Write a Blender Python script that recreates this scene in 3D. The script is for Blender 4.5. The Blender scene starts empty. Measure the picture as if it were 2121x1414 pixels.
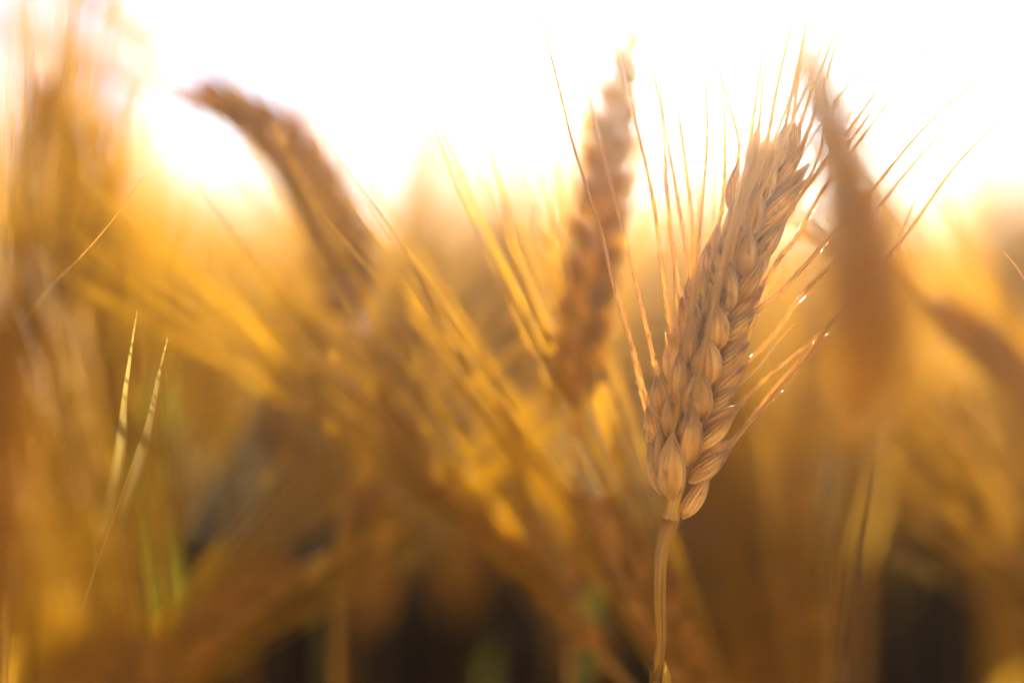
import bpy, math, random
import numpy as np
from mathutils import Matrix, Vector

rnd = random.Random(7)
scene = bpy.context.scene
col = scene.collection
R = math.radians

# ------------------------------------------------------------------ camera
LENS, SENSOR, FOCUS = 85.0, 36.0, 0.597
CAM_Z, PITCH = 0.80, R(3.2)
FPX = 2121 * LENS / SENSOR                       # focal length in photograph pixels
cam_d = bpy.data.cameras.new('camera')
cam = bpy.data.objects.new('camera', cam_d)
col.objects.link(cam)
cam.location = (0, 0, CAM_Z)
cam.rotation_euler = (R(90) - PITCH, 0, 0)
cam_d.lens, cam_d.sensor_width = LENS, SENSOR
cam_d.clip_start, cam_d.clip_end = 0.02, 500
cam_d.dof.use_dof = True
cam_d.dof.focus_distance = FOCUS
cam_d.dof.aperture_fstop = 2.0
scene.camera = cam

# ------------------------------------------------------------------ light
SUN_EL, SUN_AZ = R(9.0), R(5.0)                  # above the horizon, to the right of the view axis (+Y)
world = bpy.data.worlds.new('World')
scene.world = world
world.use_nodes = True
wt = world.node_tree
sky = wt.nodes.new('ShaderNodeTexSky')
sky.sky_type = 'NISHITA'
sky.sun_disc = False
sky.sun_elevation = SUN_EL
sky.sun_rotation = SUN_AZ
sky.air_density, sky.dust_density, sky.ozone_density = 0.15, 0.005, 0.0
wt.nodes['Background'].inputs['Strength'].default_value = 0.05
wt.links.new(sky.outputs[0], wt.nodes['Background'].inputs[0])
sd = bpy.data.lights.new('sun', 'SUN')
sd.energy, sd.angle, sd.color = 5.0, R(0.53), (1.0, 0.95, 0.76)
sun = bpy.data.objects.new('sun', sd)
col.objects.link(sun)
sun_dir = Vector((math.sin(SUN_AZ) * math.cos(SUN_EL), math.cos(SUN_AZ) * math.cos(SUN_EL), math.sin(SUN_EL)))
sun.rotation_euler = (-sun_dir).to_track_quat('-Z', 'Y').to_euler()
sun.location = (0.5, 6, 2)
vs = scene.view_settings
vs.view_transform, vs.look, vs.exposure, vs.gamma = "Standard", "None", 3.15, 1.0
cy = scene.cycles
cy.use_denoising = True
cy.max_bounces, cy.diffuse_bounces, cy.transmission_bounces, cy.volume_bounces = 10, 5, 6, 1
cy.sample_clamp_indirect = 6.0
HAZE_DENSITY, HAZE_G = 0.012, 0.982

# ------------------------------------------------------------------ helpers
CP, SP = math.cos(PITCH), math.sin(PITCH)
def at(x, y, d):                                  # photograph pixel + distance along the axis -> world point
    u, v = (x - 1060.5) / FPX * d, (707 - y) / FPX * d
    return np.array((u, d * CP + v * SP, CAM_Z - d * SP + v * CP))

def smooth(pts, n):                               # Catmull-Rom through pts, n samples
    p = np.asarray(pts, float)
    if len(p) == 2:
        t = np.linspace(0, 1, n)[:, None]
        return p[0] * (1 - t) + p[1] * t
    e = np.vstack([2 * p[0] - p[1], p, 2 * p[-1] - p[-2]])
    seg = np.linalg.norm(np.diff(p, axis=0), axis=1)
    s = np.concatenate([[0], np.cumsum(seg)]); s /= s[-1]
    out = []
    for t in np.linspace(0, 1, n):
        i = min(np.searchsorted(s, t, 'right') - 1, len(p) - 2); i = max(i, 0)
        f = (t - s[i]) / (s[i + 1] - s[i])
        a, b, c, d = e[i:i + 4]
        out.append(0.5 * (2 * b + (c - a) * f + (2 * a - 5 * b + 4 * c - d) * f * f + (3 * b - a - 3 * c + d) * f ** 3))
    return np.array(out)

def nrm(v):
    v = np.asarray(v, float)
    return v / (np.linalg.norm(v) + 1e-12)

class MB:                                         # collects surfaces for ONE mesh
    def __init__(self): self.v, self.f, self.uv, self.n = [], [], [], 0
    def add(self, v, f, uv=None):
        v = np.asarray(v, float)
        self.v.append(v); self.f += [tuple(i + self.n for i in q) for q in f]
        self.uv.append(np.zeros((len(v), 2)) if uv is None else np.asarray(uv, float)); self.n += len(v)
    def grid(self, P, uv, wrap):                  # P (rows, cols, 3)
        r, c = P.shape[:2]
        f = []
        for i in range(r - 1):
            for j in range(c if wrap else c - 1):
                k = (j + 1) % c
                f.append((i * c + j, i * c + k, (i + 1) * c + k, (i + 1) * c + j))
        self.add(P.reshape(-1, 3), f, uv.reshape(-1, 2))
    def mesh(self, name, mat, origin=(0, 0, 0), flat=False):
        V = np.vstack(self.v) - np.asarray(origin)
        me = bpy.data.meshes.new(name)
        me.from_pydata(V.tolist(), [], self.f)
        uvl = me.uv_layers.new(name='uv')
        li = np.zeros(len(me.loops), np.int32)
        me.loops.foreach_get('vertex_index', li)
        uvl.data.foreach_set('uv', np.vstack(self.uv)[li].astype(np.float32).ravel())
        if not flat: me.polygons.foreach_set('use_smooth', np.ones(len(me.polygons), bool))
        me.materials.append(mat)
        me.update()
        return me

def frames(P):                                    # tangent, side, normal along a polyline
    T = np.gradient(P, axis=0); T /= np.linalg.norm(T, axis=1)[:, None] + 1e-12
    up = np.array((0, 1.0, 0)) if abs(T[0][1]) < 0.8 else np.array((1.0, 0, 0))
    S = np.cross(T, up); S /= np.linalg.norm(S, axis=1)[:, None] + 1e-12
    return T, S, np.cross(S, T)

def tube(mb, P, r, sides=6, groove=0.0, ng=7):
    T, S, N = frames(P)
    r = np.broadcast_to(np.asarray(r, float), (len(P),))
    a = np.linspace(0, 2 * math.pi, sides, endpoint=False)
    rr = 1 + groove * np.cos(a * ng)
    G = P[:, None] + r[:, None, None] * rr[None, :, None] * (np.cos(a)[None, :, None] * S[:, None] + np.sin(a)[None, :, None] * N[:, None])
    L = np.concatenate([[0], np.cumsum(np.linalg.norm(np.diff(P, axis=0), axis=1))])
    uv = np.stack(np.broadcast_arrays((a / (2 * math.pi))[None, :], L[:, None] * 10), -1)
    mb.grid(G, uv, True)
    n0 = mb.n - len(P) * sides
    mb.f.append(tuple(range(n0 + sides - 1, n0 - 1, -1)))
    mb.f.append(tuple(range(mb.n - sides, mb.n)))

def awn_tube(mb, P, r0, r1, sides=5, barbs=0, seed=1):
    t = np.linspace(0, 1, len(P))
    tube(mb, P, r0 * (1 - t) ** 0.6 + r1, sides)
    if barbs:                                     # tiny forward-pointing teeth
        q = random.Random(seed)
        T, S, N = frames(P)
        for _ in range(barbs):
            k = q.random() * 0.9 * (len(P) - 1); i = int(k); f = k - i
            p = P[i] * (1 - f) + P[min(i + 1, len(P) - 1)] * f
            a = q.random() * 6.283
            o = math.cos(a) * S[i] + math.sin(a) * N[i]
            r = r0 * (1 - t[i]) ** 0.8 + r1
            b = p + o * r * 0.7
            s = np.cross(T[i], o) * r * 0.5
            mb.add([b - T[i] * r, b + s + T[i] * r, b - s + T[i] * r, b + T[i] * r * 3.5 + o * r * 1.3], [(0, 1, 3), (1, 2, 3), (2, 0, 3)])

PV = np.array([0, .08, .2, .35, .5, .65, .78, .88, .95, 1.0])
PW = np.array([.28, .60, .90, 1.0, .94, .75, .50, .28, .14, .06])
def husk(mb, base, tip, width, thick, out, bulge=0.0, nu=24, nv=26, shell=True, side=1, seed=0):
    """A plump pointed husk from base to tip; `out` is the direction its belly faces."""
    base, tip = np.asarray(base, float), np.asarray(tip, float)
    if shell: tip = tip + (tip - base) * .10
    Lv = tip - base; L = np.linalg.norm(Lv); Z = Lv / L
    Y = nrm(np.asarray(out, float) - Z * np.dot(out, Z)); X = np.cross(Y, Z)
    v = np.linspace(0, 1, nv)
    w = np.interp(v, PV, PW); w = np.convolve(np.pad(w, 1, 'edge'), [.2, .6, .2], 'valid')
    q = random.Random(seed)
    lean = q.uniform(-.05, .05)
    def layer(ang, k, vmax):
        vv = v * vmax
        ww = np.interp(vv, v, w)
        c, s = np.cos(ang), np.sin(ang)
        keel = 1 + .11 * np.exp(-((ang - math.pi / 2 - side * .35) / .17) ** 2) + (.012 * np.cos(ang * 13) if shell else 0)
        px = (width / 2) * ww[:, None] * np.sign(c) * np.abs(c) ** .9 * k + lean * width * np.sin(vv * 3.1)[:, None]
        dep = np.where(s > 0, thick * .62, thick * .38)
        py = dep * ww[:, None] ** .8 * s * keel * k + bulge * L * (4 * vv * (1 - vv))[:, None]
        G = base + px[..., None] * X + py[..., None] * Y + (vv * L)[:, None, None] * Z
        uv = np.stack(np.broadcast_arrays((ang / (2 * math.pi))[None, :] + q.random() * 0, vv[:, None]), -1)
        return G, uv
    G, uv = layer(np.linspace(0, 2 * math.pi, nu, endpoint=False), 1.0, 1.0)
    mb.grid(G, uv, True)
    if shell:                                     # an outer glume that overlaps part of the husk and ends in a free margin
        a0, a1 = (.12, 2.35) if side > 0 else (math.pi - 2.35, math.pi - .12)
        G, uv = layer(np.linspace(a0, a1, nu // 2), 1.09, .93)
        mb.grid(G, uv + np.array((.3, .1)), False)
        for e in (0, -1):                         # the thickened margin
            tube(mb, G[1:, e], np.linspace(.00013, .00005, nv - 1), 5)

def blade(mb, P, width, fold=.25, twist=0.0, nu=5, wprof=None):    # a leaf blade
    T, S, N = frames(P)
    n = len(P); t = np.linspace(0, 1, n)
    w = width * (np.minimum(1, t / .12) * .5 + .5) * (1 - t ** 2.6) + 1e-5 if wprof is None else width * wprof(t) + 1e-5
    u = np.linspace(-1, 1, nu)
    a = twist * t
    SS = S * np.cos(a)[:, None] + N * np.sin(a)[:, None]
    NN = -S * np.sin(a)[:, None] + N * np.cos(a)[:, None]
    G = P[:, None] + (w / 2)[:, None, None] * (u[None, :, None] * SS[:, None] + fold * (np.abs(u) ** 1.5)[None, :, None] * NN[:, None])
    uv = np.stack(np.broadcast_arrays(u[None, :] * .5 + .5, t[:, None]), -1)
    mb.grid(G, uv, False)

# ------------------------------------------------------------------ materials
def straw(name, light, dark, stain, trans_col, trans=.3, rough=.5, veins=26, bump=.25, vary=.25, spec=.35, stain_amt=.5, vscale=2.0, tipdark=0.0, fuzz=0.0):
    m = bpy.data.materials.new(name); m.use_nodes = True
    nt = m.node_tree; N, L = nt.nodes, nt.links
    out, pr = N['Material Output'], N['Principled BSDF']
    uv = N.new('ShaderNodeTexCoord'); oi = N.new('ShaderNodeObjectInfo')
    mp = N.new('ShaderNodeMapping'); mp.inputs['Scale'].default_value = (veins * .35, vscale, 1)
    L.new(uv.outputs['UV'], mp.inputs['Vector'])
    ad = N.new('ShaderNodeVectorMath'); ad.operation = 'ADD'
    cx = N.new('ShaderNodeCombineXYZ'); mu = N.new('ShaderNodeMath'); mu.operation = 'MULTIPLY'; mu.inputs[1].default_value = 40
    L.new(oi.outputs['Random'], mu.inputs[0]); L.new(mu.outputs[0], cx.inputs[2]); L.new(mp.outputs[0], ad.inputs[0]); L.new(cx.outputs[0], ad.inputs[1])
    n1 = N.new('ShaderNodeTexNoise'); n1.inputs['Scale'].default_value = 1.0; n1.inputs['Detail'].default_value = 4
    L.new(ad.outputs[0], n1.inputs['Vector'])
    r1 = N.new('ShaderNodeValToRGB'); r1.color_ramp.elements[0].position, r1.color_ramp.elements[1].position = .36, .62
    r1.color_ramp.elements[0].color, r1.color_ramp.elements[1].color = (*dark, 1), (*light, 1)
    L.new(n1.outputs[0], r1.inputs[0])
    # blotchy stains with an outline of their own
    n2 = N.new('ShaderNodeTexNoise'); n2.inputs['Scale'].default_value = 1.7; n2.inputs['Detail'].default_value = 5
    mp2 = N.new('ShaderNodeMapping'); mp2.inputs['Scale'].default_value = (4.5, 1.6, 1); L.new(uv.outputs['UV'], mp2.inputs['Vector'])
    ad2 = N.new('ShaderNodeVectorMath'); ad2.operation = 'ADD'; L.new(mp2.outputs[0], ad2.inputs[0]); L.new(cx.outputs[0], ad2.inputs[1]); L.new(ad2.outputs[0], n2.inputs['Vector'])
    r2 = N.new('ShaderNodeValToRGB'); r2.color_ramp.elements[0].position, r2.color_ramp.elements[1].position = .54, .70
    r2.color_ramp.elements[0].color, r2.color_ramp.elements[1].color = (0, 0, 0, 1), (stain_amt,) * 3 + (1,)
    L.new(n2.outputs[0], r2.inputs[0])
    mx = N.new('ShaderNodeMix'); mx.data_type = 'RGBA'; L.new(r2.outputs[0], mx.inputs[0]); L.new(r1.outputs[0], mx.inputs[6]); mx.inputs[7].default_value = (*stain, 1)
    if tipdark:                                   # weathered purple-brown tips and fine dark specks
        sx = N.new('ShaderNodeSeparateXYZ'); L.new(uv.outputs['UV'], sx.inputs[0])
        t1 = N.new('ShaderNodeMapRange'); t1.interpolation_type = 'SMOOTHSTEP'; t1.inputs[1].default_value, t1.inputs[2].default_value = .55, 1.0
        L.new(sx.outputs['Y'], t1.inputs[0])
        t2 = N.new('ShaderNodeMath'); t2.operation = 'MULTIPLY'; L.new(t1.outputs[0], t2.inputs[0]); L.new(n2.outputs[0], t2.inputs[1])
        n3 = N.new('ShaderNodeTexNoise'); n3.inputs['Scale'].default_value = 26; n3.inputs['Detail'].default_value = 1; L.new(ad2.outputs[0], n3.inputs['Vector'])
        t3 = N.new('ShaderNodeMapRange'); t3.inputs[1].default_value, t3.inputs[2].default_value = .70, .76; L.new(n3.outputs[0], t3.inputs[0])
        t4 = N.new('ShaderNodeMath'); t4.operation = 'MULTIPLY_ADD'; t4.inputs[1].default_value = tipdark * 1.7; L.new(t2.outputs[0], t4.inputs[0]); L.new(t3.outputs[0], t4.inputs[2]); t4.use_clamp = True
        m3 = N.new('ShaderNodeMix'); m3.data_type = 'RGBA'; L.new(t4.outputs[0], m3.inputs[0]); L.new(mx.outputs[2], m3.inputs[6]); m3.inputs[7].default_value = (*[c * 1.3 for c in stain], 1)
        mx = m3
    hs = N.new('ShaderNodeHueSaturation'); L.new(mx.outputs[2], hs.inputs['Color'])
    mr = N.new('ShaderNodeMapRange'); mr.inputs[3].default_value, mr.inputs[4].default_value = 1 - vary, 1 + vary
    L.new(oi.outputs['Random'], mr.inputs[0]); L.new(mr.outputs[0], hs.inputs['Value'])
    L.new(hs.outputs[0], pr.inputs['Base Color'])
    pr.inputs['Roughness'].default_value = rough; pr.inputs['Specular IOR Level'].default_value = spec
    if fuzz:                                      # the fine hairs on husks catch the light from behind
        pr.inputs['Sheen Weight'].default_value = fuzz; pr.inputs['Sheen Roughness'].default_value = .35; pr.inputs['Sheen Tint'].default_value = (1, .85, .6, 1)
    # veins
    w = N.new('ShaderNodeTexWave'); w.wave_type = 'BANDS'; w.bands_direction = 'X'; w.inputs['Scale'].default_value = veins / 6.283 * 2
    w.inputs['Distortion'].default_value = .6; w.inputs['Detail'].default_value = 2; L.new(uv.outputs['UV'], w.inputs['Vector'])
    sm = N.new('ShaderNodeMath'); sm.operation = 'ADD'; L.new(w.outputs['Fac'], sm.inputs[0]); L.new(n1.outputs[0], sm.inputs[1])
    bp = N.new('ShaderNodeBump'); bp.inputs['Strength'].default_value = bump; bp.inputs['Distance'].default_value = .0004
    L.new(sm.outputs[0], bp.inputs['Height']); L.new(bp.outputs[0], pr.inputs['Normal'])
    tr = N.new('ShaderNodeBsdfTranslucent'); tr.inputs['Color'].default_value = (*trans_col, 1)
    ms = N.new('ShaderNodeMixShader'); ms.inputs[0].default_value = trans
    L.new(pr.outputs[0], ms.inputs[1]); L.new(tr.outputs[0], ms.inputs[2]); L.new(ms.outputs[0], out.inputs['Surface'])
    return m

M = {
 'husk': straw('ripe_husk', (.90, .55, .19), (.58, .30, .08), (.13, .045, .025), (.95, .62, .18), trans=.18, rough=.36, veins=16, bump=.7, vary=.16, stain_amt=.85, spec=.45, vscale=1.2, tipdark=.5, fuzz=.6),
 'stem': straw('ripe_stem', (.72, .44, .085), (.34, .165, .028), (.14, .06, .03), (.85, .52, .10), trans=.15, rough=.38, veins=18, bump=.4, vary=.15, vscale=.5),
 'awn': straw('ripe_awn', (.76, .46, .13), (.56, .30, .07), (.3, .14, .05), (.95, .66, .25), trans=.4, rough=.3, veins=4, bump=.05, vary=.2, spec=.5),
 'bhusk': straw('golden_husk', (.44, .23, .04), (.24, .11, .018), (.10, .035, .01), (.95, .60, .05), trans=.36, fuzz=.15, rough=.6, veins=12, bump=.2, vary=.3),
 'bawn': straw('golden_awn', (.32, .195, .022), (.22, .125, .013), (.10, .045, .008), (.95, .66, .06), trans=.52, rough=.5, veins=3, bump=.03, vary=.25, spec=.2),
 'shadestem': straw('shade_toned_stem', (.12, .06, .010), (.07, .035, .005), (.08, .03, .01), (.5, .28, .03), trans=.2, rough=.4, veins=9, bump=.2, vary=.3, vscale=.5),  # darker copy of the golden stem, with the crop's shade put into its colour
 'bstem': straw('golden_stem', (.40, .23, .03), (.24, .12, .015), (.12, .05, .01), (.9, .5, .04), trans=.25, rough=.4, veins=9, bump=.2, vary=.3, vscale=.5),
 'dryleaf': straw('dry_leaf', (.50, .30, .045), (.30, .16, .02), (.12, .05, .015), (.9, .58, .04), trans=.5, rough=.5, veins=12, bump=.2, vary=.3),
 'amberleaf': straw('amber_leaf', (.46, .25, .03), (.32, .15, .015), (.2, .08, .01), (.80, .43, .03), trans=.5, rough=.7, veins=12, bump=.2, vary=.2, spec=.08),
 'greenleaf': straw('green_leaf', (.07, .07, .008), (.04, .04, .006), (.2, .14, .02), (.20, .19, .008), trans=.35, rough=.4, veins=12, bump=.2, vary=.2),
 'paleleaf': straw('pale_tip', (.52, .37, .11), (.38, .25, .06), (.4, .26, .06), (.60, .42, .11), trans=.35, rough=.35, veins=8, bump=.15, vary=.1),
 'dead': straw('shade_toned_dead_leaf', (.035, .017, .006), (.018, .008, .004), (.012, .005, .003), (.05, .02, .005), trans=.1, rough=.9, veins=8, bump=.2, vary=.1, spec=.02),  # dead leaf brown, darkened further to stand for shade low in the crop
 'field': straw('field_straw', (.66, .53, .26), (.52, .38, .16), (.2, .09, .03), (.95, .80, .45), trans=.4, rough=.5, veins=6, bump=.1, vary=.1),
}

def soil_material():
    m = bpy.data.materials.new('soil'); m.use_nodes = True
    nt = m.node_tree; N, L = nt.nodes, nt.links
    tc = N.new('ShaderNodeTexCoord'); n = N.new('ShaderNodeTexNoise'); n.inputs['Scale'].default_value = 14; n.inputs['Detail'].default_value = 8
    L.new(tc.outputs['Object'], n.inputs['Vector'])
    r = N.new('ShaderNodeValToRGB'); r.color_ramp.elements[0].color = (.03, .018, .009, 1); r.color_ramp.elements[1].color = (.12, .075, .035, 1)
    L.new(n.outputs[0], r.inputs[0]); L.new(r.outputs[0], N['Principled BSDF'].inputs['Base Color'])
    N['Principled BSDF'].inputs['Roughness'].default_value = .95
    b = N.new('ShaderNodeBump'); b.inputs['Distance'].default_value = .03; L.new(n.outputs[0], b.inputs['Height']); L.new(b.outputs[0], N['Principled BSDF'].inputs['Normal'])
    return m

# ------------------------------------------------------------------ scene graph helpers
WORLD = {}
def put(name, data, parent, wm):
    wm = wm if isinstance(wm, Matrix) else Matrix.Translation(Vector(wm))
    o = bpy.data.objects.new(name, data); col.objects.link(o)
    if parent is not None:
        o.parent = parent; o.matrix_basis = WORLD[parent.name].inverted() @ wm
    else: o.matrix_basis = wm
    WORLD[o.name] = wm
    return o
def tag(o, label=None, cat=None, group=None, kind=None):
    for k, v in (('label', label), ('category', cat), ('group', group), ('kind', kind)):
        if v: o[k] = v
    return o
def whole(name, mb, mat, parent, origin):         # a mesh built in world coordinates, origin at its base
    return put(name, mb.mesh(name, mat, origin), parent, origin)

# ------------------------------------------------------------------ the setting
gm = bpy.data.meshes.new('ground')
gs, k = 60.0, 40
gx = np.linspace(-1, 1, k); gx = np.sign(gx) * np.abs(gx) ** 2.2 * gs
gv = [(x, y, 0.012 * math.sin(x * 5.1 + y * 2.3) * math.sin(y * 4.7)) for y in gx for x in gx]
gm.from_pydata(gv, [], [(i * k + j, i * k + j + 1, (i + 1) * k + j + 1, (i + 1) * k + j) for i in range(k - 1) for j in range(k - 1)])
gm.polygons.foreach_set('use_smooth', np.ones(len(gm.polygons), bool))
gm.materials.append(soil_material())
tag(put('ground', gm, None, (0, 0, 0)), kind='structure', label='dark bare soil under the ripe wheat')

# added straw-coloured bank, out of view behind the camera, to throw warm light forward
def fill_bank():
    m = bpy.data.materials.new('bounce_straw'); m.use_nodes = True
    nt = m.node_tree; N, L = nt.nodes, nt.links
    tc = N.new('ShaderNodeTexCoord'); n = N.new('ShaderNodeTexNoise'); n.inputs['Scale'].default_value = 9; n.inputs['Detail'].default_value = 9
    L.new(tc.outputs['Object'], n.inputs['Vector'])
    r = N.new('ShaderNodeValToRGB'); r.color_ramp.elements[0].color = (.46, .28, .08, 1); r.color_ramp.elements[1].color = (.68, .46, .16, 1)
    L.new(n.outputs[0], r.inputs[0]); L.new(r.outputs[0], N['Principled BSDF'].inputs['Base Color'])
    N['Principled BSDF'].inputs['Roughness'].default_value = .9
    ys = np.concatenate([np.linspace(-.55, -1.7, 40), np.linspace(-1.8, -30, 20)]); xs = np.linspace(-30, 30, 240)
    t = np.clip((-.6 - ys) / 1.0, 0, 1); z = .90 * t * t * (3 - 2 * t) + .005
    v = [(x, y, zz + .02 * math.sin(x * 1.7 + y * 3) * min(1, zz)) for y, zz in zip(ys, z) for x in xs]
    me = bpy.data.meshes.new('fill_bank')
    me.from_pydata(v, [], [(i * 240 + j, i * 240 + j + 1, (i + 1) * 240 + j + 1, (i + 1) * 240 + j) for i in range(59) for j in range(239)])
    me.polygons.foreach_set('use_smooth', np.ones(len(me.polygons), bool)); me.materials.append(m)
    tag(put('fill_bank', me, None, (0, 0, 0)), kind='structure', label='unseen straw coloured bank added behind the camera to bounce warm light')
fill_bank()

# ------------------------------------------------------------------ the sharp ear in front
def hero():
    D = .60
    stem_px = [(1350, 1500, D + .006), (1354, 1414, D + .004), (1369, 1335, D + .002), (1366, 1240, D), (1369, 1150, D), (1379, 1105, D), (1390, 1074, D)]
    low = at(*stem_px[0])
    foot = np.array((low[0] - .02, low[1] + .03, 0.0))
    root = put('wheat_stalk', None, None, foot); root.empty_display_size = .02
    tag(root, 'sharp tan bearded wheat ear in focus on a curved ribbed stem', 'wheat')
    pts = [foot, foot + (low - foot) * .35 + np.array((-.008, 0, 0)), foot + (low - foot) * .7 + np.array((-.006, 0, 0))] + [at(*p) for p in stem_px]
    P = smooth(pts, 140)
    mb = MB()
    tt = np.linspace(0, 1, len(P))
    px = D / FPX
    r = np.interp(tt, [0, .85, .95, .985, 1], [15.5 * px, 10.5 * px, 9.5 * px, 12.5 * px, 17 * px])
    tube(mb, P, r, 54, groove=.075, ng=10)
    whole('stem', mb, M['stem'], root, foot)
    # collar: the short ringed neck under the lowest spikelets
    mb = MB()
    C = smooth([at(1388, 1079, D), at(1391, 1066, D), at(1394, 1048, D), at(1397, 1022, D), at(1402, 1000, D)], 26)
    rr = np.interp(np.linspace(0, 1, 26), [0, .08, .16, .22, .3, .6, .85, 1], [14, 18.5, 17.5, 14.5, 14, 14.5, 16, 12]) * px
    tube(mb, C, rr, 36, groove=.035, ng=8)
    whole('collar', mb, M['stem'], root, C[0])
    # sheath of a leaf wrapping the stem at the bottom
    mb = MB()
    blade(mb, smooth([at(1376, 1520, D), at(1381, 1440, D), at(1380, 1390, D), at(1374, 1362, D + .001)], 16), 30 * px, fold=.6)
    whole('leaf', mb, M['dryleaf'], root, at(1376, 1520, D))
    # rachis
    ax = [(1396, 1035), (1408, 960), (1430, 880), (1447, 800), (1468, 715), (1497, 620), (1532, 520), (1570, 420), (1605, 340), (1632, 275)]
    A = smooth([at(x, y, D + .0018) for x, y in ax], 40)
    mb = MB(); tube(mb, A, np.interp(np.linspace(0, 1, 40), [0, .15, .8, 1], [15, 27, 22, 8]) * px, 12)
    whole('rachis', mb, M['husk'], root, A[0])
    cols = dict(
     c=[(1392, 1031, 1393, 903, 58), (1420, 962, 1434, 845, 54), (1447, 872, 1450, 768, 60), (1464, 792, 1464, 700, 58), (1484, 720, 1484, 632, 50),
        (1508, 641, 1512, 548, 44), (1541, 567, 1552, 474, 46), (1553, 482, 1568, 386, 46), (1583, 412, 1600, 312, 40), (1608, 345, 1628, 258, 32)],
     l=[(1372, 985, 1367, 890, 26), (1388, 912, 1387, 818, 36), (1407, 832, 1407, 735, 36), (1428, 764, 1432, 668, 36), (1441, 712, 1438, 622, 32),
        (1456, 668, 1458, 556, 30), (1486, 596, 1492, 500, 28), (1508, 520, 1520, 420, 26), (1540, 440, 1552, 345, 24), (1578, 366, 1592, 276, 22)],
     m=[(1374, 1022, 1349, 905, 32), (1364, 930, 1343, 845, 26), (1377, 868, 1361, 778, 26), (1396, 790, 1390, 700, 24), (1416, 712, 1413, 622, 24),
        (1436, 648, 1440, 560, 22), (1462, 590, 1470, 505, 22), (1488, 545, 1489, 468, 20), (1520, 440, 1527, 348, 20), (1560, 360, 1572, 270, 18)],
     r=[(1424, 995, 1508, 932, 36), (1447, 925, 1516, 858, 34), (1464, 842, 1526, 802, 28), (1482, 768, 1546, 712, 28), (1498, 700, 1560, 648, 30),
        (1522, 625, 1578, 540, 34), (1560, 545, 1622, 462, 30), (1577, 462, 1660, 380, 30), (1600, 385, 1662, 300, 28), (1630, 320, 1643, 250, 22)],
     s=[(1408, 1070, 1464, 983, 32), (1434, 965, 1518, 912, 30), (1452, 888, 1528, 840, 30), (1468, 828, 1541, 757, 30), (1488, 750, 1540, 694, 28),
        (1503, 672, 1577, 594, 30), (1545, 580, 1590, 520, 26), (1566, 500, 1625, 445, 28), (1588, 425, 1668, 345, 26), (1612, 345, 1655, 268, 22)])
    off = dict(c=(-.0022, -.0072), l=(-.0006, -.0046), m=(.0022, .0008), r=(-.0008, -.0018), s=(.0018, .0022))
    thick = dict(c=.0050, l=.0044, m=.0042, r=.0042, s=.0042)
    facing = dict(c=(0, -1, 0.05), l=(-.5, -1, 0), m=(-.9, -.7, 0), r=(.35, -1, -.35), s=(.6, -.8, -.5))
    tips = {}
    spik = []
    for k in cols:                                # the ear narrows towards its tip
        cols[k] = [(a, b, c, d, w * (1, .92, .82)[max(0, i - 7)]) for i, (a, b, c, d, w) in enumerate(cols[k])]
    for i in range(10):
        x0, y0, x1, y1, w = cols['c'][i]
        b, t = at(x0, y0, D + off['c'][0]), at(x1, y1, D + off['c'][1])
        mb = MB(); husk(mb, b, t, w * 1.08 * px, thick['c'], facing['c'], bulge=.02, nu=36, nv=34, side=1, seed=i)
        sp = whole('spikelet', mb, M['husk'], root, b); spik.append(sp); tips[('c', i)] = t
        for k in 'lmrs':
            x0, y0, x1, y1, w = cols[k][i]
            b, t = at(x0, y0, D + off[k][0]), at(x1, y1, D + off[k][1])
            mb = MB(); husk(mb, b, t, w * 1.12 * px, thick[k], facing[k], bulge=.015, nu=30, nv=30, side=-1 if k in 'lm' else 1, seed=50 + i + ord(k))
            whole('husk', mb, M['husk'], sp, b); tips[(k, i)] = t
    # the row on the far side of the ear
    for i in range(9):
        f = (i + .6) / 10
        a = A[int(f * 39)]; a2 = A[min(39, int(f * 39) + 6)]
        d = nrm(a2 - a)
        b = a + np.array((0, .0028, 0)); t = b + d * .012 + np.array((0, .0062, 0))
        mb = MB(); husk(mb, b, t, .0066, .005, (0, 1, 0), bulge=.02, seed=200 + i)
        sp = whole('spikelet', mb, M['husk'], root, b)
        for s in (-1, 1):
            t2 = b + d * .0115 + np.array((s * .0052 + .001, .0042, 0))
            mb = MB(); husk(mb, b + np.array((s * .0014, 0, 0)), t2, .0042, .0042, (s * .6, 1, 0), bulge=.02, nu=18, nv=18, seed=300 + i * 2 + s)
            whole('husk', mb, M['husk'], sp, b)
            if i % 2 == (s > 0):
                e = t2 + d * .07 + np.array((s * .022 + .006, .02, .004))
                mb = MB(); awn_tube(mb, smooth([t2 - d * .002, t2 + d * .02 + np.array((s * .004, .004, 0)), e], 26), .00026, .00004, 5, 60, i)
                whole('awn', mb, M['awn'], sp, t2)
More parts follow.
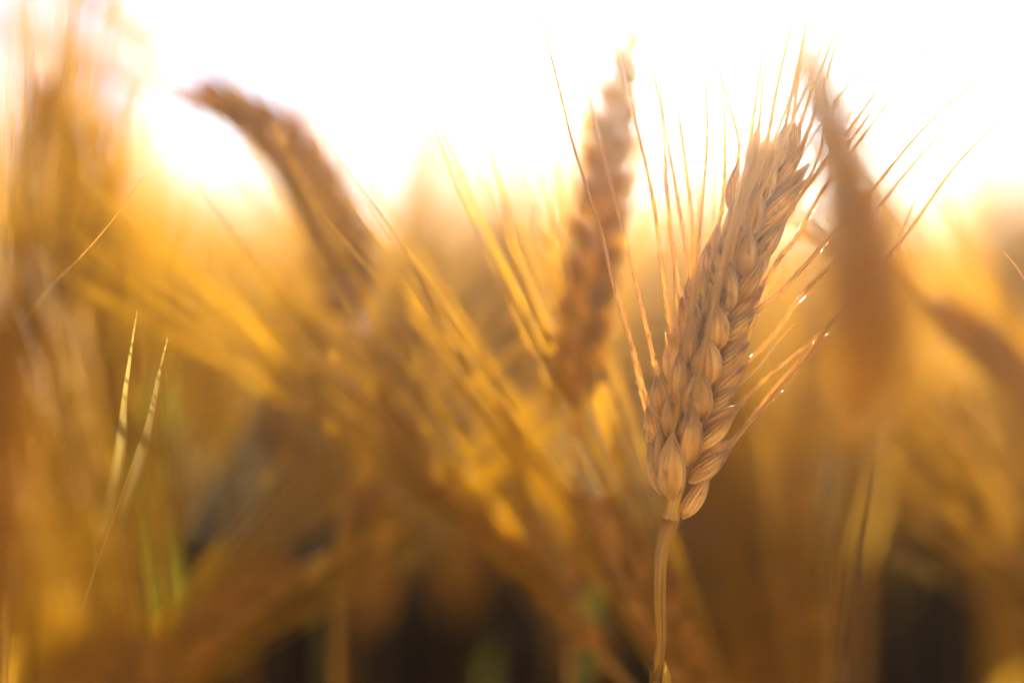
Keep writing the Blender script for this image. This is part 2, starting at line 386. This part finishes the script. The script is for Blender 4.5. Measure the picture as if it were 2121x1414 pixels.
    # awns, each traced from the husk it grows from  (key, radius mm, end depth offset, points)
    AW = [
     ('s', 1, .36, .004, [(1542, 885), (1605, 803), (1682, 720), (1739, 652), (1800, 580), (1880, 480), (1990, 330), (2121, 205)]),
     ('r', 0, .40, .000, [(1542, 888), (1610, 812), (1690, 724), (1745, 668)]),
     ('s', 2, .34, .006, [(1580, 790), (1637, 742), (1690, 700), (1760, 625), (1850, 510), (1900, 400)]),
     ('s', 3, .38, .008, [(1605, 691), (1654, 620), (1721, 546), (1800, 450), (1900, 330), (2050, 170)]),
     ('r', 2, .22, .002, [(1570, 761), (1608, 712), (1645, 672)]),
     ('r', 4, .36, .006, [(1611, 608), (1668, 550), (1718, 493), (1800, 400), (1920, 260), (2080, 120)]),
     ('s', 5, .38, .010, [(1607, 545), (1654, 483), (1695, 412), (1780, 290), (1890, 150), (2010, -10)]),
     ('r', 3, .20, .002, [(1565, 660), (1580, 624), (1611, 578)]),
     ('s', 6, .34, .012, [(1626, 454), (1679, 377), (1760, 290), (1860, 165), (2035, -10)]),
     ('r', 6, .34, .012, [(1655, 410), (1720, 320), (1790, 225), (1960, -10)]),
     ('s', 7, .30, .014, [(1660, 395), (1700, 320), (1730, 210), (1850, 80), (1930, -10)]),
     ('r', 8, .30, .008, [(1690, 230), (1720, 130), (1760, -10)]),
     ('m', 1, .34, -.004, [(1310, 720), (1270, 590), (1245, 480), (1190, 310), (1150, 150), (1108, -10)]),
     ('m', 2, .36, -.030, [(1330, 640), (1290, 480), (1245, 300), (1205, 130), (1178, -10)]),
     ('m', 0, .26, .016, [(1325, 800), (1300, 680), (1265, 560), (1230, 420)]),
     ('m', 3, .34, -.024, [(1372, 560), (1350, 400), (1310, 230), (1268, 60), (1245, -10)]),
     ('m', 4, .32, .010, [(1400, 560), (1385, 440), (1376, 300), (1366, 150), (1345, -10)]),
     ('l', 4, .32, -.012, [(1426, 550), (1410, 450), (1382, 290), (1350, 140), (1310, 20)]),
     ('m', 5, .30, .004, [(1446, 500), (1456, 400), (1465, 280), (1462, 120), (1470, -10)]),
     ('l', 3, .34, -.016, [(1436, 580), (1436, 480), (1420, 340), (1396, 160), (1380, -10)]),
     ('m', 7, .30, .006, [(1499, 400), (1502, 324), (1498, 200), (1480, -10)]),
     ('m', 8, .28, .008, [(1530, 290), (1505, 200), (1470, 80), (1440, -10)]),
     ('l', 8, .28, -.006, [(1562, 240), (1578, 120), (1598, -10)]),
     ('l', 9, .28, -.010, [(1610, 180), (1630, 90), (1655, -10)]),
     ('m', 9, .26, .012, [(1580, 180), (1600, 60), (1610, -10)]),
     ('r', 9, .28, .004, [(1655, 150), (1668, 70), (1680, -10)]),
     ('s', 9, .28, .010, [(1690, 170), (1740, 40), (1760, -10)]),
     ('c', 9, .30, -.014, [(1640, 190), (1660, 90), (1672, -10)]),
     ('c', 0, .40, -.022, [(1402, 850), (1420, 740), (1440, 600), (1450, 450), (1440, 300)]),
     ('c', 1, .55, -.018, [(1444, 800), (1458, 725), (1476, 640), (1500, 540), (1530, 400), (1560, 250), (1580, 120)]),
     ('c', 2, .50, -.020, [(1458, 720), (1474, 650), (1492, 560), (1518, 450), (1545, 330), (1560, 180)]),
     ('c', 3, .50, -.022, [(1470, 650), (1488, 575), (1510, 490), (1540, 380), (1580, 250), (1620, 90)]),
     ('c', 4, .48, -.018, [(1496, 570), (1516, 490), (1545, 400), (1590, 280), (1640, 120)]),
     ('c', 5, .42, -.020, [(1526, 480), (1556, 390), (1600, 290), (1670, 130)]),
     ('c', 6, .40, -.016, [(1572, 410), (1610, 320), (1660, 200), (1730, 40)]),
     ('c', 7, .36, -.014, [(1590, 330), (1622, 240), (1665, 120)]),
     ('l', 1, .30, -.006, [(1386, 780), (1384, 735), (1378, 690)]),
     ('l', 2, .30, -.008, [(1404, 690), (1400, 600), (1390, 480), (1372, 330)]),
    ]
    for j, (k, i, rad, dz, pts) in enumerate(AW):
        t = tips[(k, i)]
        d0 = off[k][1]; n = len(pts)
        prev = cols[k][i]
        bx, by = prev[2] - (prev[2] - prev[0]) * .10, prev[3] - (prev[3] - prev[1]) * .10
        seq = [at(bx, by, D + d0), t] + [at(x, y, D + d0 + (dz - d0 * .3) * ((q + 1) / n) ** 1.2) for q, (x, y) in enumerate(pts)]
        Q = smooth(seq, 70)
        L = np.linalg.norm(np.diff(Q, axis=0), axis=1).sum()
        mb = MB(); awn_tube(mb, Q, rad * .00112, .00013, 6, int(L * 1600), j)
        whole('awn', mb, M['awn'], spik[i], t)
    return root
hero()

# ------------------------------------------------------------------ shared shapes of the other plants
def spikelet_mesh(q, mat):                        # local: grows along +Z, back to the axis at -Y, faces +Y
    mb = MB()
    for dx, dy, w, l, o in ((0, .0016, .0056, .0125, (0, 1, 0)), (-.0034, .0004, .0046, .0118, (-.8, .5, 0)), (.0034, .0004, .0046, .0118, (.8, .5, 0)), (-.0016, -.0012, .0044, .0135, (-.5, .6, 0)), (.0016, -.0012, .0044, .0135, (.5, .6, 0))):
        j = lambda s: q.uniform(-s, s)
        husk(mb, (dx * .35, dy * .3, 0), (dx * 1.5 + j(.0006), dy * 1.6 + j(.0006), l + j(.001)), w * q.uniform(.9, 1.1), .0040, o, bulge=.03, nu=10, nv=11, shell=False, seed=q.randint(0, 999))
    return mb.mesh('spikelet', mat)
def awn_mesh(q, mat, length=.085):                # local: grows along +Z from the origin
    mb = MB()
    bx, by = q.uniform(-.06, .06), q.uniform(-.03, .08)
    P = smooth([(0, 0, 0), (bx * .25 * length, by * .2 * length, .35 * length), (bx * length * .7, by * .7 * length, .7 * length), (bx * 1.6 * length, by * 1.6 * length, length)], 12)
    awn_tube(mb, P, .00043, .00007, 4)
    return mb.mesh('awn', mat)
q0 = random.Random(11)
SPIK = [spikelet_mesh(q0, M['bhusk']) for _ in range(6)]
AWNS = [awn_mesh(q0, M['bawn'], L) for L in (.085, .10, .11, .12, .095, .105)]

def basis(Z, Y, loc):
    Z = nrm(Z); Y = nrm(Y - Z * np.dot(Y, Z)); X = np.cross(Y, Z)
    return Matrix(((X[0], Y[0], Z[0], loc[0]), (X[1], Y[1], Z[1], loc[1]), (X[2], Y[2], Z[2], loc[2]), (0, 0, 0, 1)))

def ear_layout(A, q, n, turn, spread, awn_spread, size):
    """Matrices of the spikelets and awns of an ear whose axis is the polyline A (base to tip)."""
    T, S, N = frames(A)
    out = []
    for i in range(n):
        f = (i + .3) / n
        k = f * (len(A) - 1); j = min(int(k), len(A) - 2); p = A[j] + (A[j + 1] - A[j]) * (k - j)
        a = turn + (math.pi if i % 2 else 0) + q.uniform(-.35, .35)
        o = math.cos(a) * S[j] + math.sin(a) * N[j]
        tp = 1.0 - .5 * max(0, f - .6) / .4 - .25 * max(0, .12 - f) / .12
        z = T[j] * math.cos(spread) + o * math.sin(spread) * (1 - .65 * f)
        m = basis(z, o, p + o * .0017 * size) @ Matrix.Scale(size * tp, 4)
        awns = []
        for s in (-1, 1):
            sd = np.cross(T[j], o) * s
            az = T[j] + (o * q.uniform(.5, 1.2) + sd * q.uniform(.0, 1.0)) * awn_spread * (1.1 - .6 * f)
            ap = p + z * .0115 * size * tp + o * .003 * size + sd * .0022 * size
            awns.append(basis(az, o, ap) @ Matrix.Scale(q.uniform(.8, 1.12), 4))
        out.append((m, awns))
    return out

def stem_points(ear_base, ear_next, lower, lean):
    if lower: pts = [at(*p) for p in lower]
    else:
        d = nrm(ear_base - ear_next)
        pts = [ear_base + d * .05 + np.array((0, 0, -.01)), ear_base + d * .08 + np.array((0, 0, -.10))]
    last = pts[-1]
    foot = np.array((last[0] + lean[0], last[1] + lean[1], 0.0))
    mid = (last + foot) / 2 + np.array((-lean[0] * .2, 0, 0))
    return foot, [foot, mid] + pts[::-1] + [ear_base]

def plant(ear, label, lower=None, n=20, turn=None, spread=.50, awn_spread=.26, size=1.0, lean=(.02, .02), group=None, seed=0, awn_skip=0, leaf=None, cat='wheat', awn_len=1.0):
    q = random.Random(seed * 31 + 5)
    A = smooth([at(*p) for p in ear], 30)
    foot, sp = stem_points(A[0], A[1], lower, lean)
    root = put('wheat_stalk', None, None, foot); root.empty_display_size = .02
    tag(root, label, cat, group)
    mb = MB(); P = smooth(sp + [A[1]], 40); tube(mb, P, np.linspace(.0017, .0011, 40), 10, groove=.05, ng=5)
    whole('stem', mb, M['bstem'], root, foot)
    mb = MB(); tube(mb, A, np.linspace(.0026, .0014, len(A)), 6); whole('rachis', mb, M['bhusk'], root, A[0])
    for m, awns in ear_layout(A, q, n, q.uniform(0, 6.28) if turn is None else turn, spread, awn_spread, size):
        s = put('spikelet', q.choice(SPIK), root, m)
        for am in awns:
            if q.random() < awn_skip: continue
            put('awn', q.choice(AWNS), s, am @ Matrix.Diagonal((1, 1, awn_len, 1)))
    if leaf:
        for pts, w, mt, tw in leaf:
            L = smooth([at(*p) for p in pts], 24)
            mb = MB(); blade(mb, L, w, twist=tw); whole('leaf', mb, M[mt], root, L[0])
    return root

# ------------------------------------------------------------------ the blurred stalks one can tell apart
G1 = 'blurred wheat stalks around the sharp ear'
plant([(1188, 835, .668), (1212, 660, .668), (1246, 440, .67), (1278, 240, .672), (1306, 52, .675)], 'blurred upright brown ear rising into the white sky just left of the sharp ear',
      lower=[(1194, 960, .668), (1200, 1150, .67), (1180, 1420, .68)], n=21, turn=.7, awn_spread=.2, group=G1, seed=1, size=.98)
plant([(738, 655, .71), (704, 510, .71), (645, 380, .71), (555, 268, .712), (412, 186, .715)], 'blurred drooping ear whose tip bends left against the white sky',
      lower=[(745, 780, .69), (720, 1050, .69), (700, 1420, .70)], n=19, turn=.4, awn_spread=.30, group=G1, seed=2, size=1.12)
plant([(1782, 905, .436), (1800, 700, .436), (1784, 500, .436), (1733, 290, .436), (1664, 60, .436)], 'very blurred dark ear in front of the awns right of the sharp ear',
      lower=[(1778, 1000, .436), (1772, 1200, .436), (1760, 1440, .436)], n=20, turn=.1, awn_spread=.10, group=G1, seed=3, size=.93, awn_skip=.75)
plant([(40, 1020, .72), (62, 760, .72), (88, 480, .725), (105, 170, .73)], 'tall amber out of focus ear nearest the left border, tip in white sky',
      n=30, turn=.3, awn_spread=.2, group=G1, seed=4, size=1.25)
plant([(150, 1120, .77), (170, 880, .77), (178, 600, .77), (165, 310, .77)], 'golden blurred ear standing right beside the tall amber ear at the left border',
      n=22, awn_spread=.2, group=G1, seed=5, size=1.2)
plant([(245, 900, .79), (240, 700, .79), (228, 500, .79), (212, 230, .79)], 'golden awned ear at the right side of the blurred ears at the left border',
      n=20, awn_spread=.24, group=G1, seed=32)
plant([(1545, 1600, .76), (1560, 1470, .76), (1575, 1330, .76), (1590, 1190, .76)], 'blurred ear just right of the sharp stem at the bottom with upright golden awns',
      n=20, awn_spread=.2, group=G1, seed=33, awn_len=1.2)
plant([(-20, 1060, .90), (0, 860, .90), (10, 600, .90), (25, 320, .90)], 'golden blurred ear cut by the left border behind the tall amber ear',
      n=22, awn_spread=.2, group=G1, seed=25, size=1.2)
plant([(-40, 1300, .47), (-30, 1080, .47), (-15, 880, .47), (20, 660, .47)], 'dark blurred foreground ear at the left border below the tall amber ear',
      n=20, awn_spread=.1, group=G1, seed=26, awn_skip=.5)
plant([(290, 1150, .92), (280, 950, .92), (262, 750, .92), (235, 560, .92)], 'low golden ear behind the two sharp grass tips',
      n=20, awn_spread=.22, group=G1, seed=27)
plant([(1110, 860, .95), (1085, 720, .95), (1050, 590, .95), (1030, 480, .95)], 'pale golden ear between the faint peach ear and the upright ear',
      n=20, awn_spread=.24, group=G1, seed=28)
plant([(800, 860, .90), (830, 740, .90), (850, 630, .90), (860, 560, .90)], 'golden ear right of the base of the drooping ear',
      n=20, awn_spread=.24, group=G1, seed=29)
plant([(1420, 900, 1.1), (1400, 780, 1.1), (1385, 660, 1.1), (1390, 540, 1.1)], 'pale far ear in the gap between the upright ear and the sharp ear',
      n=20, awn_spread=.24, group=G1, seed=30)
plant([(2080, 800, 1.0), (2085, 680, 1.0), (2095, 560, 1.0), (2110, 430, 1.0)], 'pale far ear rising at the right border above the dark slanting ear',
      n=20, awn_spread=.24, group=G1, seed=31)
plant([(450, 960, .86), (420, 800, .86), (370, 640, .86), (330, 540, .86)], 'golden blurred ear low between the drooping ear and the left border ears',
      n=18, awn_spread=.24, group=G1, seed=6)
plant([(1235, 1340, .675), (1120, 1200, .672), (1000, 1085, .67), (885, 1000, .668)], 'blurred ear in the shade leaning up to the left with awns under the drooping ear',
      n=20, awn_spread=.16, group=G1, seed=7, size=.85, awn_len=1.2, lean=(.03, .03))
plant([(1480, 1480, .675), (1400, 1330, .67), (1310, 1170, .662), (1230, 1030, .655)], 'blurred ear behind the sharp stem sending a pale awn bundle up to the left',
      n=20, awn_spread=.12, group=G1, seed=8, awn_len=1.25, lean=(.03, .03))
plant([(220, 1500, .71), (340, 1390, .705), (480, 1270, .70), (610, 1165, .695)], 'blurred ear low at the left leaning up to the right with straight awns',
      n=20, awn_spread=.15, group=G1, seed=9, awn_len=1.25, lean=(-.03, .03))
plant([(2420, 1500, .72), (2310, 1380, .72), (2200, 1260, .72), (2090, 1150, .72)], 'blurred ear at the lower right corner fanning golden awns up to the left',
      n=20, awn_spread=.22, group=G1, seed=10, lean=(.03, .03))
plant([(2230, 920, .71), (2130, 800, .71), (2030, 700, .71), (1935, 620, .71)], 'dark blurred ear slanting down to the right border behind the foreground ear',
      n=18, awn_spread=.12, group=G1, seed=11, size=.75, lean=(.03, .03))
plant([(1700, 1540, .73), (1682, 1400, .73), (1660, 1270, .73), (1635, 1140, .73)], 'blurred ear below the sharp ear fanning bright yellow awns straight up',
      n=20, awn_spread=.26, group=G1, seed=12)
plant([(40, 1700, .47), (75, 1580, .47), (120, 1460, .47), (170, 1350, .47)], 'blurred ear in the lower left corner with long awns pointing up',
      n=18, awn_spread=.16, group=G1, seed=13, awn_skip=.4, lean=(-.02, 0))
plant([(330, 1660, .50), (300, 1540, .50), (260, 1430, .50), (230, 1330, .50)], 'soft golden foreground ear peeking over the bottom edge at the left',
      n=18, awn_spread=.18, group=G1, seed=14)
plant([(2110, 1250, .92), (2060, 1100, .92), (2010, 950, .92), (1970, 810, .92)], 'golden blurred ear far behind the dark slanting ear at the right',
      n=18, awn_spread=.26, group=G1, seed=15)
plant([(950, 700, 1.15), (925, 570, 1.15), (900, 450, 1.15), (880, 360, 1.15)], 'faint peach coloured ear in the haze between drooping ear and upright ear',
      n=18, awn_spread=.26, group=G1, seed=16)
plant([(560, 900, 1.0), (600, 760, 1.0), (620, 640, 1.0)], 'soft golden ear behind the base of the drooping ear', n=18, awn_spread=.24, group=G1, seed=17)
plant([(1480, 1150, .95), (1500, 1000, .95), (1530, 850, .95), (1545, 740, .95)], 'pale blurred ear directly behind the sharp ear', n=18, awn_spread=.26, group=G1, seed=18)

# grass blades and single dry leaves
def lone_blade(name, pts, w, mat, label, cat, group=None, tw=0.0, fold=.3, wprof=None, off=(0, 0)):
    L = smooth([at(*p) for p in pts], 40)
    foot = np.array((L[0][0] + off[0], L[0][1] + off[1], 0.0))
    L = np.vstack([smooth([foot, (foot + L[0]) / 2 + np.array((.01, 0, 0)), L[0]], 14)[:-1], L])
    mb = MB(); blade(mb, L, w, fold=fold, twist=tw, wprof=wprof)
    return tag(whole(name, mb, M[mat], None, foot), label, cat, group)
tipw = lambda t: np.interp(t, [0, .45, .60, .74, .84, .92, 1], [.2, .25, .55, 1.0, .62, .35, .02])
lone_blade('grass_blade', [(130, 1420, .52), (190, 1200, .54), (243, 960, .572), (258, 820, .592), (272, 720, .60), (285, 636, .602)], .0021, 'paleleaf',
           'thin pale green blade tip, the left one of the two sharp tips at left', 'grass', 'sharp grass tips at the left', wprof=tipw)
lone_blade('grass_blade', [(150, 1420, .53), (220, 1160, .55), (282, 970, .575), (312, 860, .592), (330, 770, .60), (349, 694, .602)], .0026, 'paleleaf',
           'thin pale green blade tip, the right one of the two sharp tips at left', 'grass', 'sharp grass tips at the left', wprof=tipw)
lone_blade('dry_leaf', [(60, 1560, .70), (330, 1390, .69), (600, 1222, .68), (800, 1097, .667), (943, 1008, .662)], .0024, 'amberleaf',
           'narrow dry leaf with a blurred tip leaning right above the black gap', 'leaf', tw=.4, off=(-.25, .02))
lone_blade('dry_leaf', [(1700, 1480, .84), (1780, 1180, .84), (1850, 900, .84), (1912, 630, .84)], .0012, 'amberleaf',
           'pale straight dry blade rising right of the dark foreground ear', 'leaf', tw=.2, off=(-.06, 0))
lone_blade('green_leaf', [(200, 700, .80), (215, 560, .80), (228, 440, .80), (238, 320, .80)], .010, 'greenleaf', 'upright yellow green leaf beside the large amber ear', 'leaf')
lone_blade('green_leaf', [(330, 1200, .85), (322, 1000, .85), (330, 850, .85), (350, 700, .86)], .012, 'greenleaf', 'blurred olive green leaf behind the two sharp grass tips', 'leaf')
lone_blade('green_leaf', [(1190, 1480, .72), (1200, 1380, .72), (1225, 1260, .72), (1250, 1190, .72)], .009, 'greenleaf', 'bright green blurred leaf low between the sharp stem and the black gap', 'leaf')
lone_blade('green_leaf', [(1010, 1500, .80), (1012, 1400, .80), (1030, 1290, .80)], .008, 'greenleaf', 'dim green leaf in the black gap at the bottom', 'leaf')
lone_blade('green_leaf', [(690, 1500, .82), (682, 1350, .82), (678, 1220, .82)], .006, 'greenleaf', 'dark narrow green leaf at the left side of the black gap', 'leaf')

G2 = 'broad dry leaves glowing in the back light'
for pts, w, lab in (
    ([(40, 1300, .78), (48, 900, .78), (62, 500, .78), (75, 180, .79)], .013, 'broad amber leaf glowing upright in the tall ears at the left border'),
    ([(150, 1350, .82), (140, 950, .82), (128, 600, .82), (150, 260, .83)], .012, 'broad amber leaf glowing right of the tall amber ear'),
    ([(-30, 1300, .86), (-20, 900, .86), (0, 560, .86), (5, 330, .86)], .014, 'broad amber leaf half cut off by the left border'),
    ([(2090, 1400, .90), (2060, 1100, .90), (2010, 860, .90), (1990, 680, .90)], .012, 'broad golden leaf behind the dark slanting ear')):
    lone_blade('dry_leaf', pts, w, 'amberleaf', lab, 'leaf', G2, tw=.5)

# single thin straw lines that are sharp
def lone_awn(pts, label, r=.0003):
    Q = smooth([at(*p) for p in pts], 60)
    foot = np.array((Q[0][0], Q[0][1] + .02, 0.0))
    Q = np.vstack([smooth([foot, (foot + Q[0]) / 2 + np.array((-.01, 0, 0)), Q[0]], 14)[:-1], Q])
    mb = MB(); awn_tube(mb, Q, r, .00006, 6, 200, 3)
    return tag(whole('dry_straw', mb, M['awn'], None, foot), label, 'straw', 'single dry straws')
lone_awn([(140, 1420, .60), (150, 1330, .60), (190, 1200, .60), (240, 1060, .60), (300, 890, .60)], 'thin sharp golden straw rising at the lower left below the grass tips')
lone_awn([(20, 720, .56), (100, 600, .58), (160, 540, .595), (230, 460, .60), (298, 365, .604)], 'fine sharp straw crossing the amber ears at the left above the grass tips')
lone_awn([(2180, 700, .60), (2140, 610, .60), (2110, 560, .60), (2078, 520, .602)], 'short sharp straw entering at the right border')

# ------------------------------------------------------------------ mid-distance stalks: stem, ear and beard of six kinds, copied
def mid_meshes(seed):
    q = random.Random(seed)
    bend = q.uniform(.1, 1.0)
    A = [(0, 0, 0)]; a = 0
    for i in range(14):
        a += bend * .12; p = A[-1]; A.append((p[0] + math.sin(a) * .0062, p[1] + q.uniform(-.0006, .0006), p[2] + math.cos(a) * .0062))
    A = np.array(A)
    lay = ear_layout(A, q, 18, q.uniform(0, 6), .42, q.uniform(.2, .3), 1.0)
    ear, beard = MB(), MB()
    def push(mb, me, m):
        V = np.array([m @ v.co for v in me.vertices]); mb.add(V, [tuple(p.vertices) for p in me.polygons])
    for m, aw in lay:
        push(ear, q.choice(SPIK), m)
        for am in aw: push(beard, q.choice(AWNS), am)
    stem = MB()
    h = .74
    tube(stem, smooth([(-.03, 0, -h), (-.018, .006, -.5), (-.006, 0, -.2), (0, 0, 0), tuple(A[1])], 20), np.linspace(.0018, .0011, 20), 6)
    leaf = MB()
    s = q.choice((-1, 1))
    blade(leaf, smooth([(-.012, 0, -.36), (s * .03 - .01, .01, -.22), (s * .07, .03, -.15), (s * .12, .04, -.20)], 16), .009, twist=1.2)
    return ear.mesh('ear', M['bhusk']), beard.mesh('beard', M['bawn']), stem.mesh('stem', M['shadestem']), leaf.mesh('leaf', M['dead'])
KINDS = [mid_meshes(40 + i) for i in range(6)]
qm = random.Random(99)
def mid(x, y, zt, rz, kind):
    wm = Matrix.Translation((x, y, zt)) @ Matrix.Rotation(rz, 4, 'Z')
    foot = wm @ Vector((-.03, 0, -.74))
    root = put('wheat_stalk', None, None, Matrix.Translation((foot.x, foot.y, 0)))
    tag(root, 'one of the soft golden stalks melting together behind the nearer ears', 'wheat', 'soft stalks behind the nearer ears')
    ear, beard, stem, leaf = KINDS[kind]
    put('stem', stem, root, wm @ Matrix.Diagonal((1, 1, (zt + .0) / .74, 1)))
    put('ear', ear, root, wm); put('beard', beard, root, wm); put('leaf', leaf, root, wm)
for i in range(150):
    y = .88 + 1.5 * (i / 150) ** 1.1
    x = qm.uniform(-1, 1) * (.05 + .24 * y)
    mid(x, y, qm.gauss(.664, .034) - max(0, 1.1 - y) * .12, qm.uniform(0, 6.28), qm.randrange(6))

# ------------------------------------------------------------------ the rest of the crop, one mass
def far_field():
    rng = np.random.default_rng(5)
    protos = []
    for s in range(4):
        q = random.Random(70 + s); mb = MB()
        tube(mb, smooth([(-.03, 0, -.72), (-.01, .01, -.35), (0, 0, 0)], 6), np.linspace(.0022, .0013, 6), 4)
        bend = q.uniform(.2, 1.1); a = 0; A = [(0, 0, -.002)]
        for i in range(9):
            a += bend * .14; p = A[-1]; A.append((p[0] + math.sin(a) * .0095, p[1], p[2] + math.cos(a) * .0095))
        A = np.array(A)
        tube(mb, A, np.array([.003, .0062, .0052, .0066, .0052, .0062, .0048, .0052, .0036, .001]), 6, groove=.2, ng=3)
        T, S, N = frames(A)
        for i in range(22):
            k = q.randrange(1, 10); t = q.uniform(0, 6.28); o = math.cos(t) * S[k] + math.sin(t) * N[k]
            d = nrm(T[k] + o * .3); e = A[k] + d * q.uniform(.07, .1); w = nrm(np.cross(d, (0, 1, .1))) * .0005
            w2 = nrm(np.cross(d, w)) * .0005
            mb.add([A[k] + w, A[k] - w * .5 + w2 * .8, A[k] - w * .5 - w2 * .8, e], [(0, 1, 3), (1, 2, 3), (2, 0, 3)])
        for i in range(3):
            t = q.uniform(0, 6.28); c, sn = math.cos(t), math.sin(t); z = q.uniform(-.5, -.22)
            blade(mb, smooth([(-.015, 0, z), (c * .04, sn * .04, z + .1), (c * .09, sn * .09, z + .12), (c * .14, sn * .14, z + .04)], 7), .010, nu=3)
        V = np.vstack(mb.v)
        tri = []
        for f in mb.f:
            for j in range(1, len(f) - 1): tri.append((f[0], f[j], f[j + 1]))
        protos.append((V, np.array(tri), np.vstack(mb.uv)))
    Vs, Fs, U, n = [], [], [], 0
    spots = []
    for y0, y1, dens in ((1.9, 3.2, 230), (3.2, 6, 110), (6, 14, 22), (14, 40, 3)):
        w = .30 + .30 * (y0 + y1) / 2
        cnt = int(dens * (y1 - y0) * 2 * w)
        spots += [(rng.uniform(-w, w), rng.uniform(y0, y1)) for _ in range(cnt)]
    spots += [(sx * rng.uniform(.33, 1.0) * (1 + .3 * y), y) for sx in (-1, 1) for y in rng.uniform(.25, 1.9, 160)]   # the crop on both sides of the view
    for x, y in spots:
        V, F, uv = protos[rng.integers(4)]
        a, s = rng.uniform(0, 6.28), rng.normal(.682, .034) / .72
        c, sn = math.cos(a), math.sin(a)
        W = np.empty_like(V)
        W[:, 0] = (V[:, 0] * c - V[:, 1] * sn) + x; W[:, 1] = (V[:, 0] * sn + V[:, 1] * c) + y; W[:, 2] = (V[:, 2] + .72) * s
        Vs.append(W); Fs.append(F + n); U.append(uv + rng.uniform(0, 9, 2)); n += len(V)
    V, F, U = np.vstack(Vs), np.vstack(Fs), np.vstack(U)
    me = bpy.data.meshes.new('wheat_field')
    me.vertices.add(len(V)); me.vertices.foreach_set('co', V.astype(np.float32).ravel())
    me.loops.add(len(F) * 3); me.loops.foreach_set('vertex_index', F.astype(np.int32).ravel())
    me.polygons.add(len(F)); me.polygons.foreach_set('loop_start', np.arange(0, len(F) * 3, 3, dtype=np.int32))
    me.update(calc_edges=True)
    uvl = me.uv_layers.new(name='uv'); uvl.data.foreach_set('uv', U[F.ravel()].astype(np.float32).ravel())
    me.polygons.foreach_set('use_smooth', np.ones(len(F), bool))
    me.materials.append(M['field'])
    o = put('wheat_crop', me, None, (0, 0, 0))
    tag(o, 'golden wheat field fading into bright haze behind everything', 'wheat field', kind='stuff')
    print('field plants', len(spots), 'faces', len(F))
far_field()

# ------------------------------------------------------------------ dead lower leaves, coloured near black to deepen the shade between stems
def undergrowth():
    rng = np.random.default_rng(8)
    protos = []
    for s in range(5):
        q = random.Random(170 + s); mb = MB()
        for i in range(12):
            t = q.uniform(0, 6.28); c, sn = math.cos(t), math.sin(t); z = q.uniform(.05, .42); h = q.uniform(.08, .2); e = q.uniform(.05, .13)
            blade(mb, smooth([(c * .01, sn * .01, z), (c * e * .4, sn * e * .4, z + h * .7), (c * e * .8, sn * e * .8, z + h), (c * e * 1.3, sn * e * 1.3, z + h * q.uniform(.3, 1.0))], 7), q.uniform(.010, .016), nu=3, twist=q.uniform(-1, 1))
        protos.append((np.vstack(mb.v), np.array(mb.f), np.vstack(mb.uv)))
    Vs, Fs, U, n = [], [], [], 0
    spots = [(rng.uniform(-.35 - .3 * y, .35 + .3 * y), y) for y in .74 + 2.8 * rng.uniform(0, 1, 2600) ** 1.6]
    spots += [(sx * rng.uniform(.3, 1.2), y) for sx in (-1, 1) for y in rng.uniform(-.2, 1.2, 160)]
    for x, y in spots:
        V, F, uv = protos[rng.integers(5)]
        a, s = rng.uniform(0, 6.28), rng.normal(1.0, .07)
        c, sn = math.cos(a), math.sin(a)
        W = np.empty_like(V)
        W[:, 0] = (V[:, 0] * c - V[:, 1] * sn) + x; W[:, 1] = (V[:, 0] * sn + V[:, 1] * c) + y; W[:, 2] = V[:, 2] * s
        Vs.append(W); Fs.append(F + n); U.append(uv + rng.uniform(0, 9, 2)); n += len(V)
    mb = MB(); mb.v = Vs; mb.uv = U; mb.n = n
    mb.f = np.vstack(Fs).tolist()
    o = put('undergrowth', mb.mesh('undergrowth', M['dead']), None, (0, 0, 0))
    tag(o, 'dead brown lower leaves between the stems, shade put into their dark colour', 'undergrowth', kind='stuff')
undergrowth()

# ------------------------------------------------------------------ haze: bright dusty evening air
hz = bpy.data.meshes.new('haze')
X, Y0, Y1, Z0, Z1 = 62, -62, 62, -1.0, 1.0
hz.from_pydata([(x, y, z) for z in (Z0, Z1) for y in (Y0, Y1) for x in (-X, X)], [], [(0, 2, 3, 1), (4, 5, 7, 6), (0, 1, 5, 4), (2, 6, 7, 3), (0, 4, 6, 2), (1, 3, 7, 5)])
hm = bpy.data.materials.new('haze'); hm.use_nodes = True
hn = hm.node_tree
hn.nodes.remove(hn.nodes['Principled BSDF'])
pv = hn.nodes.new('ShaderNodeVolumePrincipled')
pv.inputs['Color'].default_value = (1, .95, .88, 1)
pv.inputs['Density'].default_value = HAZE_DENSITY
pv.inputs['Anisotropy'].default_value = HAZE_G
hn.links.new(pv.outputs[0], hn.nodes['Material Output'].inputs['Volume'])
hz.materials.append(hm)
tag(put('haze', hz, None, (0, 0, 0)), kind='stuff', label='bright warm evening haze hanging over the field')
